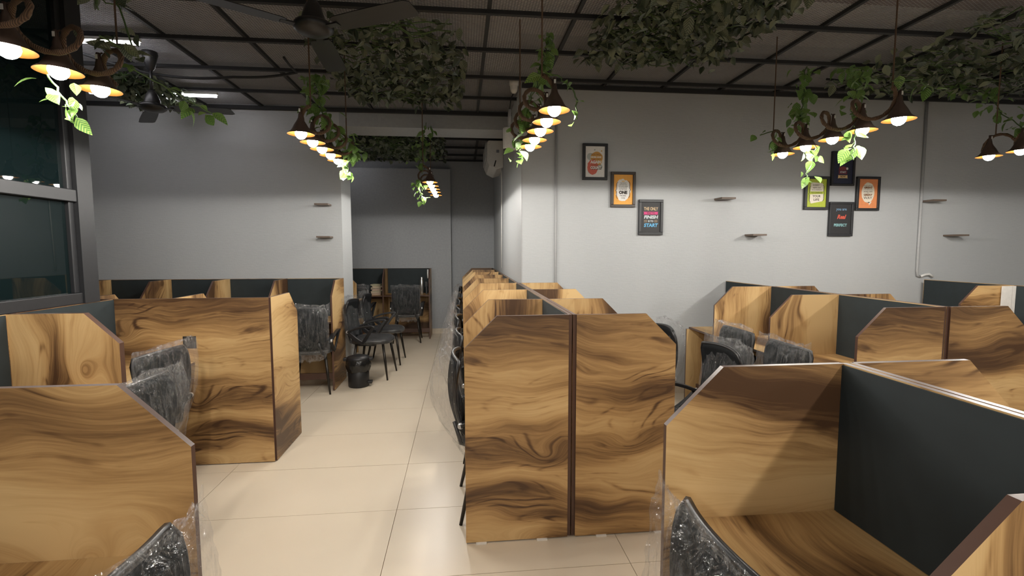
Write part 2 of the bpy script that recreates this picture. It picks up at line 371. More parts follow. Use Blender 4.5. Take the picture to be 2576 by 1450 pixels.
# ------------------------------------------------------------------ cubicles
CH, CD, CHF, T, DZ = 1.195, .535, .165, .018, .75
def prof(D=CD): return [(0, .006), (D, .006), (D, CH-CHF), (D-CHF, CH), (0, CH)]
seedc = [10]
def board(mb, name, parent, kind, idx=None):
    o = mb.build(name, [M[kind], M['edge']], parent); seedc[0] += 1
    o.pass_index = idx if idx is not None else seedc[0]; return o
def cubicle(ox, oy, rot, w, label, group, first=True, last=True, fk='wood_v', lk='wood_v', fi=None, li=None, back='wood_h', bi=None, low_last=False, nd=False, bx=0.0):
    t = empty('study_cubicle', label, 'cubicle', (ox, oy, 0), math.radians(rot), group)
    if bx is not None: board(MB().prism([(bx, .006), (w, .006), (w, CH), (bx, CH)], 'y', -T, 0, 0, 1), 'back_panel', t, back, bi)
    MB().box((.02 if first else .001, .0004, DZ+.001), (w-.01, .006, CH-.004)).build('pin_board', M['pin'], t)
    x0 = T if first else T/2
    x1 = w if not last else w-T if False else w
    if first: board(MB().prism(prof(), 'x', -T/2, T/2, 0, 1), 'partition', t, fk, fi)
    if last: board(MB().prism(prof(), 'x', w-T/2, w+T/2, 0, 1), 'partition', t, lk, li)
    a, b = T/2+.0005, w-T/2-.0005
    if low_last: board(MB().prism([(0, .006), (CD, .006), (CD, DZ-T), (0, DZ-T)], 'x', w-.24, w-.24+T, 0, 1), 'side_panel', t, 'wood_v'); b = w-.24+T
    if nd: board(MB().prism([(0.004, .006), (CD-.03, .006), (CD-.03, DZ-T), (.004, DZ-T)], 'x', .24-T, .24, 0, 1), 'side_panel', t, 'wood_v'); a = .24-T
    board(MB().prism([(a, .007), (b, .007), (b, CD-.03), (a, CD-.03)], 'z', DZ-T, DZ, 0, 1), 'desk_top', t, 'wood_d')
    board(MB().prism([(a, .10), (b, .10), (b, .17), (a, .17)], 'y', CD-.13, CD-.13+T, 0, 1), 'foot_rail', t, 'edge')
    return t
def row(ox, oy, rot, w, n, where, group, ends=('h', 'h'), near='first', **kw):
    """cubicles side by side; local +X runs along the row"""
    d = Vector((math.cos(math.radians(rot)), math.sin(math.radians(rot)), 0)); out = []
    for k in range(n):
        q = k if near == 'first' else n-1-k
        lab = f"{where}, {ORD[q]} from the camera" if n > 1 else where
        p = Vector((ox, oy, 0)) + d*(w*k)
        out.append(cubicle(p.x, p.y, rot, w, lab, group, first=True, last=(k == n-1),
            fk='wood_h' if (k == 0 and ends[0] == 'h') else 'wood_v', lk='wood_h' if ends[1] == 'h' else 'wood_v',
            fi=kw.get('fi') if k == 0 else None, li=kw.get('li') if k == n-1 else None, bi=kw.get('bi'), bx=0.0 if 'bx' not in kw else (kw['bx'] if k == n-1 else None)))
    return out
row(.5435, 2.41, 90, .785, 8, 'study cubicle on the left side of the central row', 'cubicles on the left side of the central row', fi=3)
row(.5845, 4.765, -90, .785, 3, 'study cubicle on the right side of the central row', 'cubicles on the right side of the central row', ('v', 'h'), 'last', li=3)
row(1.108, -.185, 90, .735, 2, 'front right study cubicle with dark board', 'front right cubicles', ('h', 'h'), 'first', li=21)
row(1.150, 1.285, -90, .735, 2, 'study cubicle behind the front right dark board', 'cubicles behind the front right board', ('h', 'h'), 'last', fi=6)
G = 'cubicles of the right middle row'
r = row(2.768, 2.49, 90, .78, 2, 'study cubicle of the right middle row, left face', G, ('h', 'v'), fi=3)
cubicle(2.768, 4.05, 90, .75, 'study cubicle at the wall end of the right middle row with low desk leg', G, False, False, low_last=True)
r = row(2.808, 4.05, -90, .78, 2, 'study cubicle of the right middle row, far face', 'cubicles facing away in the right middle row', ('v', 'h'), 'last', li=8)
row(5.03, 1.56, 90, .78, 3, 'study cubicle of the far right row', 'cubicles of the far right row', ('h', 'h'), fi=9, li=12)
cubicle(5.03, 3.90, 90, .86, 'last study cubicle of the far right row, against the wall', 'cubicles of the far right row', False, False)
row(-1.394, 5.835-.01, 180, .632, 5, 'study cubicle under the pale back left wall', 'cubicles along the back left wall', ('h', 'v'), fi=14)
row(-3.882, 3.538, 0, .632, 4, 'left middle row cubicle, wooden back to camera', 'cubicles of the left middle row', ('v', 'h'), 'last', bi=3, li=14, bx=-.632*3)
cubicle(-2.363, 3.519, -90, .745, 'left wall study cubicle beside the big wooden back panel', 'cubicles under the cabin window', False, True)
row(-2.363, 2.774-T, -90, .77, 2, 'study cubicle under the cabin window', 'cubicles under the cabin window', ('v', 'v'))
row(-1.225, 1.275, -90, .74, 2, 'front left study cubicle beside the aisle', 'front left cubicles', ('h', 'v'), fi=17)
row(-1.265, -.205, 90, .74, 2, 'front left study cubicle by the cabin', 'cubicles backing the front left ones', ('v', 'h'), 'last', li=17)
row(-.555, 8.775, 180, .77, 2, 'alcove study cubicle against the back wall', 'cubicles in the alcove', ('h', 'h'))
cubicle(-2.08, 8.02, -90, .75, 'alcove study cubicle on the left wall half hidden by the corner', 'cubicles in the alcove', False, True)
# things fixed to the boards
s = MB().box((-1.93, 3.5155, .845), (-1.845, 3.5197, .93)).box((-1.915, 3.512, .86), (-1.86, 3.5155, .915)).build('socket_box', M['black_gap']); tag(s, 'dark square socket cut-out in the big wooden back panel', 'socket')
for k, (x, y) in enumerate([(.06, 2.4), (.38, 2.4), (.70, 2.4), (1.02, 2.4)]):
    tag(MB().box((x, y-.012, 0), (x+.055, y+.03, .006)).build('levelling_pad', M['paper']), f'white pad under the near end of the central row, {["leftmost","second from left","third from left","rightmost"][k]} of four', 'pad', 'white pads under the central row')
pt = tag(MB().box((4.985, 3.868, .90), (5.022, 3.8895, 1.19)).box((4.985-.11, 3.868, .90), (4.986, 3.870, 1.19)).build('hanging_sheet', M['paper']), 'white sheet hanging over the far right partition', 'paper')

# ------------------------------------------------------------------ chairs
def chair_proto():
    root = empty('visitor_chair', '', 'chair')
    def backpt(u, v):   # u -1..1 across, v 0..1 up
        z = .47 + .455*v; w = .195 + .025*v
        if v > .86: w *= math.sqrt(max(0, 1-((v-.86)/.14)**2*.24))
        if v < .15: w *= .86 + .14*v/.15
        y = -.185 - .075*v - .035*math.sin(v*PI) + .035*u*u + .03*v*v
        return Vector((w*u, y, z + (-.012*u*u*v)))
    nu, nv, th = 14, 12, .022
    V = []; Fs = []
    for side in (0, 1):
        for j in range(nv+1):
            for i in range(nu+1):
                p = backpt(i/nu*2-1, j/nv); p.y += -th*side; V.append(p)
    n1 = (nu+1)*(nv+1)
    for j in range(nv):
        for i in range(nu):
            a = j*(nu+1)+i; Fs.append((a, a+1, a+nu+2, a+nu+1)); Fs.append((n1+a, n1+a+nu+1, n1+a+nu+2, n1+a+1))
    rim = [i for i in range(nu+1)] + [(j+1)*(nu+1)-1 for j in range(1, nv+1)] + [nv*(nu+1)+i for i in range(nu-1, -1, -1)] + [j*(nu+1) for j in range(nv-1, 0, -1)]
    Fs += [(rim[(k+1) % len(rim)], rim[k], n1+rim[k], n1+rim[(k+1) % len(rim)]) for k in range(len(rim))]
    mesh('backrest', V, Fs, [M['black_fabric']], root, None, True)
    fr = [V[k] + Vector((0, -th/2, 0)) for k in rim]; fr.append(fr[0])
    fm = MB().tube(fr, .012, 6)
    for sx in (-1, 1): fm.tube([(sx*.13, -.235, .56), (sx*.15, -.20, .44), (sx*.15, -.10, .405), (sx*.15, .1, .405)], .012, 6)
    fm.build('back_frame', M['black_plastic'], root, True)
    # seat cushion
    V = []; nr, na = 7, 28
    for k in range(nr+1):
        f = k/nr; ang = f*PI - PI/2; rr = math.cos(ang)**.45 if 0 < k < nr else 0.0; zz = .447 + .036*math.sin(ang)
        for j in range(na):
            a = 2*PI*j/na; c, s_ = math.cos(a), math.sin(a); e = .55
            X = .235*abs(c)**e*math.copysign(1, c)*rr; Y = .235*abs(s_)**e*math.copysign(1, s_)*rr + .03
            V.append((X, Y, zz - (.02 if Y > .2 else 0)*(Y-.2)*10 + .012*abs(X/.23)**2*(1 if zz > .45 else 0)))
    Fs = [(k*na+j, k*na+(j+1) % na, (k+1)*na+(j+1) % na, (k+1)*na+j) for k in range(nr) for j in range(na)]
    mesh('seat', V, Fs, [M['black_plastic']], root, None, True)
    V2 = [(x*1.035 + .004*noise.noise(Vector((x, y, z))*30), (y-.03)*1.035+.03, (z-.447)*1.16+.447 + .007*noise.noise(Vector((x*18, y*18, z*9)))) for x, y, z in V]
    mesh('seat_film', V2, Fs, [M['film_seat']], root, None, True)
    for sx in (-1, 1):
        for sy in (-1, 1):
            MB().tube([(sx*.165, .03+sy*.155, .425), (sx*.19, .03+sy*.185, .22), (sx*.222, .02+sy*.225, .0)], [.0155, .0145, .0095], 10).build('leg', M['leg_metal'], root, True)
    for sx in (-1, 1):
        a = MB()
        A = Vector((sx*.235, -.20, .575)); B = Vector((sx*.262, .10, .645)); C = Vector((sx*.235, -.03, .44))
        def bar(P, Q, w, h, bow=0):
            pts = [P.lerp(Q, k/6) + Vector((0, 0, bow*math.sin(PI*k/6))) for k in range(7)]
            d = (Q-P).normalized(); n_ = Vector((1, 0, 0)); up_ = n_.cross(d).normalized()
            Vv = []
            for p in pts: Vv += [p+n_*w+up_*h, p-n_*w+up_*h, p-n_*w-up_*h, p+n_*w-up_*h]
            Ff = [(k*4+j, k*4+(j+1) % 4, k*4+4+(j+1) % 4, k*4+4+j) for k in range(6) for j in range(4)] + [(0, 3, 2, 1), (24, 25, 26, 27)]
            a.add(Vv, Ff)
        bar(A, B, .027, .011, .018); bar(B+Vector((0, .01, 0)), C, .019, .016, .0); bar(A, C, .017, .022, -.012); bar(C, C+Vector((-sx*.08, .05, -.015)), .016, .012)
        o = a.build('armrest', M['black_plastic'], root, bevel=.004)
        cap = MB().lathe([(0, .008), (.014, .006), (.017, 0), (.017, -.01)], 14).build('bolt_cap', M['silver'], o)
        for v in cap.data.vertices: v.co = Vector((A.x + sx*(v.co.z+.018), A.y + v.co.x, A.z + v.co.y))
    return root
def film_cover(seed, bulge=.05):
    """loose bag over the backrest"""
    nu, nv = 64, 34; V = []; off = Vector((seed*7.1, seed*3.3, seed*1.7))
    for j in range(nv+1):
        f = j/nv; z = .955 - .60*f
        wx = .245 + .012*math.sin(f*5+seed)
        if f > .72: wx *= 1 - .42*((f-.72)/.28)**1.3
        cy = -.285 + .10*f*f; d = .018 + (bulge)*math.sin(min(1, f*1.15)*PI)**.8
        if f < .05: d = .006
        for i in range(nu):
            a = 2*PI*i/nu; c, s_ = math.cos(a), math.sin(a)
            X = wx*math.copysign(abs(c)**.75, c); Y = cy + (d if s_ > 0 else d*1.25)*s_ + .035*(c*c)
            nrm = Vector((c*.4, s_, 0))
            q = Vector((X, Y, z))
            cr = noise.noise(Vector((X*24, Y*24, z*5)) + off)*.017 + (abs(noise.noise(Vector((X*45, Y*45, z*18)) + off))-.2)*.016
            pl = .011*math.sin(a*17 + 3*noise.noise(off+Vector((z*4, 0, 0))))*max(0, f-.55)*2
            fr = (abs(noise.noise(Vector((X*34, 5, seed))))*.05 + noise.noise(Vector((X*90, s_, seed)))*.012)*max(0, 1-f*9) + (noise.noise(Vector((X*25, 9, seed)))*.05*max(0, f-.85)*6)
            V.append(q + nrm*(cr+pl) + Vector((0, 0, fr)))
    Fs = [(j*nu+i, j*nu+(i+1) % nu, (j+1)*nu+(i+1) % nu, (j+1)*nu+i) for j in range(nv) for i in range(nu)]
    Fs.append(tuple(range(nu))[::-1])
    me = bpy.data.meshes.new('plastic_cover'); me.from_pydata([tuple(v) for v in V], [], Fs); me.materials.append(M['film'])
    me.polygons.foreach_set('use_smooth', [True]*len(me.polygons)); me.update(); return me
covers = [film_cover(k, b) for k, b in ((1, .035), (2, .050), (3, .062))]
proto = chair_proto(); used = [False]
def chair(x, y, rz, label, cov=0, group='film-wrapped black chairs', dz=0):
    o = proto if not used[0] else copy_tree(proto)
    first = not used[0]; used[0] = True
    for ch in list(o.children):
        if ch.name.startswith('plastic_cover'): bpy.data.objects.remove(ch)
    c = bpy.data.objects.new('plastic_cover', covers[cov]); COL.objects.link(c); c.parent = o
    o.location = (x, y, dz); o.rotation_euler = (0, 0, math.radians(rz)); o['label'] = label; o['category'] = 'chair'
    if group: o['group'] = group
    return o
g1 = 'chairs along the left of the central row'
for k, (y, dx, dr) in enumerate([(2.80, 0, 0), (3.58, .01, 3), (4.36, .0, -3), (5.12, -.01, 2), (5.92, .0, -2), (6.75, .01, 4), (7.75, .02, -3)]):
    chair(.185+dx, y, -90+dr, f'black film-wrapped chair left of the central row, {ORD[k]} from the camera', 2 if k < 2 else k % 3, g1)
g2 = 'chairs on the right of the central row'
chair(1.38, 2.79, 92, 'film-covered black chair right of the central row, showing above the front right partition', 1, g2)
chair(1.36, 3.60, 88, 'black chair right of the central row, only its armrest showing', 0, g2)
g3 = 'chairs of the right middle row'
chair(2.30, 3.44, -90, 'black film-wrapped chair at the right middle row nearest the wall', 0, g3)
chair(2.29, 2.84, -91, 'black film-wrapped chair at the near end of the right middle row, crumpled film corner', 1, g3)
chair(.76, .90, -88, 'black chair in torn clear film cut by the bottom edge, front right', 1, 'chairs nearest the camera')
chair(-.885, .93, 84, 'black chair in clear film cut by the bottom edge, front left', 1, 'chairs nearest the camera')
g4 = 'chairs near the cabin window'
chair(-2.02, 3.09, 82, 'black film-wrapped chair against the big wooden back panel', 0, g4)
chair(-1.71, 2.38, 88, 'black chair behind the front left partition with pale film peak', 1, g4)
chair(-1.63, 5.35, 3, 'black film-wrapped chair at the end cubicle under the back left wall', 1, None)
g5 = 'chairs in the alcove'
chair(-.91, 8.10, 2, 'black film-wrapped chair seen from behind at the alcove back cubicle by the flask', 2, g5)
chair(-1.72, 8.12, -2, 'black film-wrapped chair at the alcove back cubicle beside the stacked papers', 0, g5)
chair(-1.10, 5.90, -96, 'black chair parked sideways behind the waste bin', 0, g5)
chair(-1.06, 6.62, -92, 'black chair parked sideways in the alcove mouth behind another', 0, g5)

# ------------------------------------------------------------------ foliage
def leaf_mesh(name, L, Wd, mat, fold=.25, curl=.3):
    V = []; Fs = []; n = 6
    ws = [0.05, .72, 1.0, .86, .5, .0]
    for k in range(n):
        f = k/(n-1); y = L*f; z = -curl*L*f*f
        w = Wd/2*ws[k]; V += [(-w, y, z+w*fold), (0, y, z), (w, y, z+w*fold)]
    for k in range(n-1):
        a = k*3; Fs += [(a, a+1, a+4, a+3), (a+1, a+2, a+5, a+4)]
    me = bpy.data.meshes.new(name); me.from_pydata(V, [], Fs); me.materials.append(mat); me.update(); return me
leafA = [leaf_mesh('leaf', .062, .050, M['leaf']), leaf_mesh('leaf', .05, .042, M['leaf'], .4, .1), leaf_mesh('leaf', .075, .055, M['leaf'], .15, .5)]
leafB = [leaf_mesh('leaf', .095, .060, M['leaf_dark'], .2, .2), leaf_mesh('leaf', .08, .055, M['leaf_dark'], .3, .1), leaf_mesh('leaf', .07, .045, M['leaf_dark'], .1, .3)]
def put_leaf(parent, p, meshes, droop=1.0, rnd=random):
    o = bpy.data.objects.new('leaf', rnd.choice(meshes)); COL.objects.link(o); o.parent = parent
    o.location = p; o.rotation_euler = (rnd.uniform(-1.5, .2)*droop, rnd.uniform(-.7, .7), rnd.uniform(0, 2*PI))
    s_ = rnd.uniform(.75, 1.25); o.scale = (s_, s_, s_)
def vine(name, pts, n, label, spread=.05, tail=0, dens_end=1.0, group='ivy on the pendant lights', meshes=leafA):
    P = [Vector(p) for p in pts]; base = P[-1]
    root = empty(name, label, 'plant', base, 0, group)
    fine = []
    for a, b in zip(P[:-1], P[1:]):
        for k in range(6): fine.append(a.lerp(b, k/6) - base + Vector((random.uniform(-.012, .012), random.uniform(-.012, .012), 0)))
    fine.append(P[-1] - base)
    MB().tube(fine, .004, 5).build('stem', M['stem'], root, True)
    L = len(fine)-1
    for k in range(n):
        f = random.random()**dens_end*L; i = min(int(f), L-1); p = fine[i].lerp(fine[i+1], f-i)
        put_leaf(root, p + Vector((random.gauss(0, spread), random.gauss(0, spread), random.gauss(0, spread*.5))), meshes)
    return root
def mat_foliage(x0, x1, y0, y1, label, n=280, zt=3.10, dip=.11, slope=0, bn=520):
    root = empty('ivy_canopy', label, 'plant', ((x0+x1)/2, (y0+y1)/2, zt), 0, 'artificial leaf mats on the ceiling')
    cx_, cy_ = (x0+x1)/2, (y0+y1)/2; mb = MB()
    for k in range(46):
        y = random.uniform(y0, y1)-cy_; xa = random.uniform(x0, x0+.5*(x1-x0))-cx_; xb = xa + random.uniform(.35, .6)*(x1-x0); xb = min(xb, x1-cx_)
        pts = [(xa+(xb-xa)*q/7, y+.05*math.sin(q*1.3+k)+slope*(xa+(xb-xa)*q/7), -random.uniform(0, dip)*.7) for q in range(8)]
        mb.tube(pts, .0045, 4)
    st = mb.build('stems', M['stem'], root); st['kind'] = 'stuff'
    for k in range(n):
        x, y = random.uniform(x0, x1)-cx_, random.uniform(y0, y1)-cy_
        e = min((x+cx_-x0)/(x1-x0), (x1-cx_-x)/(x1-x0), (y+cy_-y0)/(y1-y0), (y1-cy_-y)/(y1-y0))
        put_leaf(root, (x, y+slope*x, -random.uniform(.02, dip)*(.5+min(1, e*5)*.5)), leafB, .5)
    # deep layer joined: too many to pick apart
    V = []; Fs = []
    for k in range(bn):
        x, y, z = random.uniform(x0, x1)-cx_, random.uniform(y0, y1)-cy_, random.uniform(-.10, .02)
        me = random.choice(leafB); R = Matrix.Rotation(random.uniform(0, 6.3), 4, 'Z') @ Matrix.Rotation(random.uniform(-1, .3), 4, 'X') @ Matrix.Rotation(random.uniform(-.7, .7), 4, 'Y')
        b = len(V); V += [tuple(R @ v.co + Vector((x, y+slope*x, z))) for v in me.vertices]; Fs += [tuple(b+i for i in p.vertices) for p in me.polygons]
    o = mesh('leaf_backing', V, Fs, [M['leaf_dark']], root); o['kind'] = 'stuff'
    return root
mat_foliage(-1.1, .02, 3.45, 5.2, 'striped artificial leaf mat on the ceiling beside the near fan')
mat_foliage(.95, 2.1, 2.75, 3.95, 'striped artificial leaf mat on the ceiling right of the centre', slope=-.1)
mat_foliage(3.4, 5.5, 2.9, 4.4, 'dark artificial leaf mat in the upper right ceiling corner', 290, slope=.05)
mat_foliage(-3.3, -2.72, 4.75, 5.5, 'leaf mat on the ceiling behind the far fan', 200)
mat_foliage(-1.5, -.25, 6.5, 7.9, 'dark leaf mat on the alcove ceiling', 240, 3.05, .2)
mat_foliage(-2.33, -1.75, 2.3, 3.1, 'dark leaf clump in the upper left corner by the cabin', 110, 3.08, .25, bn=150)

# ------------------------------------------------------------------ pendant lamps
shade_p = [(.012, .125), (.016, .10), (.022, .085), (.040, .055), (.052, .030), (.060, .018), (.078, .004), (.082, 0)]
def shade_build(parent, c):
    mb = MB()
    mb.lathe(shade_p, 28, 0, c)
    inn = [(r-.003 if r > .02 else .008, z-.0015) for r, z in shade_p][::-1]
    inn[0] = (.081, -.0008)
    mb.lathe(inn, 28, 1, c)
    o = mb.build('lamp_shade', [M['cone_out'], M['cone_in']], parent, True)
    V = []; b = MB(); b.lathe([(.001, -.037), (.012, -.0352), (.022, -.029), (.031, -.018), (.0355, -.004), (.034, .010), (.026, .024), (.018, .034), (.016, .05)], 20, 0, (c[0], c[1], c[2]+.006))
    b.build('bulb', M['bulb'], o, True)
    MB().lathe([(0, .165), (.009, .165), (.011, .12), (.011, .10)], 10, 0, c).build('lamp_socket', M['cone_out'], o, True)
    MB().box((c[0]-.005, c[1]-.014, c[2]+.135), (c[0]+.005, c[1]-.0125, c[2]+.155)).build('sticker', M['white_plastic'], o)
    return o
def fixture(x, ys, side, label, z=2.255, zc=ZC):
    y0 = sum(ys)/len(ys); root = empty('pendant_light_bar', label, 'lamp', (x, y0, z), 0, 'rows of pendant lamps')
    px = side*.155
    ya, yb = min(ys)-y0-.10, max(ys)-y0+.10; R_ = .070; ccx = side*R_; ccz = .100
    P = []; m = 26; pitch = (max(ys)-min(ys))/(len(ys)-1)
    for k in range(-2, m*(len(ys)-1)+m//3+1):
        a = 2*PI*k/m; P.append((ccx - side*R_*math.sin(a+.55), -(y0-min(ys)) + pitch*k/m, ccz + R_*math.cos(a+.55)))
    MB().tube(P, [.0108+.0018*math.sin(k*2.3) for k in range(len(P))], 9).build('rope_coil', M['rope'], root, True)
    for y in ys:
        c = (0, y-y0, 0)
        MB().tube([(side*.018, c[1], .165), (0, c[1], .158), (0, c[1], .13)], .004, 6).build('lamp_cord', M['cone_out'], root)
        sh = shade_build(root, c)
        ld = bpy.data.lights.new('bulb_light', 'SPOT'); ld.energy = LAMP_W; ld.spot_size = math.radians(180); ld.spot_blend = .06; ld.shadow_soft_size = .03; ld.color = (1, .95, .88)
        lo = bpy.data.objects.new('bulb_light', ld); COL.objects.link(lo); lo.parent = sh; lo.location = (0, c[1], -.056)
    px = side*R_
    for yy in (ya+.08, yb-.08):
        MB().tube([(px, yy, .165), (px, yy, zc-z)], .0045, 6).build('hanger_rope', M['rope'], root)
    return root
def lin(a, b, n): return [a+(b-a)*k/(n-1) for k in range(n)]
fixture(.49, [2.55, 2.78, 3.00, 3.24, 3.45], -1, 'row of five orange-lined lamps hanging over the central cubicle row')
fixture(2.46, [2.54, 2.79, 3.03, 3.28, 3.53], -1, 'row of five orange-lined lamps hanging over the right middle row')
fixture(4.15, [2.55, 2.78, 3.0, 3.24, 3.46], 1, 'row of lamps at the right edge of the picture')
fixture(-1.63, [1.53, 1.76, 1.99, 2.21, 2.44], 1, 'row of lamps at the upper left in front of the cabin glass')
fixture(-1.0, [3.22, 3.46, 3.68, 3.91, 4.13], 1, 'row of five lamps left of the alcove opening')
fixture(-.335, [5.35, 5.65, 5.95, 6.25, 6.6], -1, 'row of lamps end-on in front of the alcove')
fixture(1.85, [-.9, -.6, -.3, 0, .25], -1, 'row of lamps behind the camera on the right')
fixture(-.95, [-1.5, -1.25, -1.0, -.75, -.5], 1, 'unseen row of fill lamps added behind the camera on the left')  # unseen copy of the lamp rows, added as extra fill
fixture(.6, [-2.4, -2.1, -1.8, -1.5, -1.2], -1, 'unseen row of fill lamps added far behind the camera')  # unseen too: extra fill row added at the back of the room
fixture(4.2, [-.5, -.2, .1, .4, .7], -1, 'row of lamps out of view on the right')
# ivy winding down to the lamps
vine('ivy_vine', [(.60, 3.36, 2.98), (.56, 3.2, 2.82), (.49, 3.0, 2.62), (.43, 2.8, 2.46), (.41, 3.0, 2.36), (.41, 3.3, 2.32)], 90, 'ivy climbing from the ceiling to the lamps over the central row', .032)
vine('ivy_vine', [(.40, 3.35, 2.33), (.41, 3.42, 2.25), (.42, 3.40, 2.15)], 18, 'short ivy tail lit yellow below the farthest central lamp', .028)
vine('ivy_vine', [(.40, 2.56, 2.44), (.50, 2.50, 2.42), (.585, 2.48, 2.33), (.60, 2.5, 2.20)], 9, 'sparse ivy sprig over the nearest central lamp', .018)
vine('ivy_vine', [(2.75, 3.7, 2.98), (2.62, 3.55, 2.8), (2.50, 3.4, 2.55), (2.42, 3.32, 2.38)], 55, 'ivy falling onto the right middle lamps, left strand', .035)
vine('ivy_vine', [(2.50, 3.24, 2.26), (2.50, 3.26, 2.15), (2.46, 3.27, 2.03)], 16, 'bright ivy tail hanging below the second lamp from the left, right group', .028)
vine('ivy_vine', [(3.05, 3.74, 2.98), (2.80, 3.2, 2.8), (2.56, 2.95, 2.56), (2.45, 2.85, 2.36)], 60, 'ivy falling onto the right middle lamps, right strand', .035)
vine('ivy_vine', [(2.40, 2.78, 2.28), (2.44, 2.82, 2.18), (2.42, 2.80, 2.08)], 14, 'bright ivy tail above the navy poster', .028)
vine('ivy_vine', [(2.28, 3.55, 2.40), (2.38, 3.5, 2.43), (2.33, 3.5, 2.28)], 7, 'few ivy leaves at the leftmost lamp of the right group', .02)
vine('ivy_vine', [(2.36, 2.5, 2.45), (2.52, 2.48, 2.46), (2.62, 2.5, 2.40)], 6, 'few ivy leaves over the big lamp of the right group', .018)
vine('ivy_vine', [(-1.22, 4.44, 2.98), (-1.12, 4.0, 2.86), (-.98, 3.5, 2.62), (-.93, 3.5, 2.42), (-.86, 3.9, 2.36), (-.84, 4.2, 2.32)], 130, 'thick ivy draped behind the lamps left of the alcove', .045)
vine('ivy_vine', [(-.93, 4.15, 2.3), (-.95, 4.18, 2.2), (-.93, 4.2, 2.11)], 20, 'bright ivy tail below the farthest lamp left of the alcove', .03)
vine('ivy_vine', [(-1.9, 2.6, 3.08), (-1.6, 2.5, 2.75), (-1.48, 2.45, 2.42), (-1.46, 2.2, 2.40)], 34, 'ivy over the upper left lamps', .04, meshes=leafB)
vine('ivy_vine', [(-1.66, 2.20, 2.24), (-1.64, 2.24, 2.15), (-1.60, 2.25, 2.06)], 12, 'bright ivy tail under the middle upper left lamp', .028)
vine('ivy_vine', [(-1.50, 2.46, 2.36), (-1.46, 2.7, 2.34), (-1.40, 2.95, 2.30)], 11, 'ivy leaves right of the upper left lamps in front of the far fan', .03)
vine('ivy_vine', [(-.40, 5.72, 2.98), (-.42, 5.6, 2.6), (-.47, 5.5, 2.42)], 36, 'ivy above the end-on alcove lamps', .05)
vine('ivy_vine', [(-.44, 5.4, 2.3), (-.46, 5.42, 2.2), (-.43, 5.4, 2.06)], 22, 'bright ivy tail left of the end-on alcove lamps', .035)
vine('ivy_vine', [(4.35, 4.0, 2.98), (4.35, 3.7, 2.85), (4.30, 3.5, 2.6), (4.3, 3.3, 2.4)], 50, 'ivy strand at the right edge above the lamps', .05)

# ------------------------------------------------------------------ tube lights
def tube_light(x0, x1, y, z, label):
    t = empty('tube_light', label, 'light', ((x0+x1)/2, y, z), 0, 'tube lights under the ceiling'); h = (x1-x0)/2
    MB().box((-h, -.017, .012), (h, .017, .034)).build('batten', M['white_plastic'], t)
    MB().tube([(-h+.01, 0, 0), (h-.01, 0, 0)], .014, 12).build('diffuser', M['tube'], t, True)
tube_light(-3.56, -2.37, 3.99, 3.065, 'lit white tube light, nearer one in the upper left')
tube_light(-3.61, -2.42, 5.24, 3.065, 'lit white tube light, farther one by the left back wall')
tube_light(-2.08, -1.76, 8.2, 3.06, 'short lit end of a tube light on the alcove ceiling')
tube_light(-.6, .6, -2.4, 3.065, 'unseen fill tube light added behind the camera')  # unseen tube, added for soft fill from behind
tube_light(4.6, 5.8, .3, 3.065, 'unseen fill tube light added out of view on the right')  # another unseen tube, added as soft ceiling fill

# ------------------------------------------------------------------ fans
def fan(x, y, zb, a0, label):
    t = empty('ceiling_fan', label, 'fan', (x, y, zb), 0, 'black ceiling fans')
    MB().lathe([(0, -.012), (.03, -.01), (.075, .0), (.096, .016), (.10, .03), (.092, .045), (.075, .052), (.0, .054)], 30).build('motor', M['black_plastic'], t, True)
    MB().lathe([(.06, .05), (.056, .08), (.04, .13), (.022, .16), (0, .165)], 24).build('motor_cover', M['black_plastic'], t, True)
    MB().tube([(0, 0, .15), (0, 0, ZC-zb-.1)], .011, 12).build('down_rod', M['black_plastic'], t, True)
    MB().lathe([(.014, ZC-zb-.15), (.03, ZC-zb-.13), (.058, ZC-zb-.02), (.055, ZC-zb)], 20).build('canopy', M['black_plastic'], t, True)
    for k in range(3):
        a = a0 + k*2*PI/3; mb = MB()
        prf = [(.14, .045), (.17, .055), (.3, .060), (.45, .062), (.575, .060), (.60, .045)]; tw = -.15
        V = []
        for s_ in (1, -1):
            for r, w in prf: V += [(r, -w, .022 - tw*w + s_*.002), (r, w, .022 + tw*w + s_*.002)]
        n = len(prf); Fs = [(2*i, 2*i+2, 2*i+3, 2*i+1) for i in range(n-1)] + [(2*n+2*i, 2*n+2*i+1, 2*n+2*i+3, 2*n+2*i+2) for i in range(n-1)]
        Fs += [(2*i, 2*n+2*i, 2*n+2*i+2, 2*i+2) for i in range(n-1)] + [(2*i+1, 2*i+3, 2*n+2*i+3, 2*n+2*i+1) for i in range(n-1)] + [(0, 1, 2*n+1, 2*n), (2*n-2, 4*n-2, 4*n-1, 2*n-1)]
        mb.add(V, Fs); mb.box((.08, -.018, .016), (.16, .018, .023))
        o = mb.build('blade', M['black_plastic'], t); o.rotation_euler = (0, 0, a)
    return t
fan(-2.50, 4.32, 2.665, math.radians(5), 'black ceiling fan at the upper left with one blade pointing right')
fan(-.745, 2.66, 2.64, math.radians(-27), 'black ceiling fan overhead at the top of the picture')

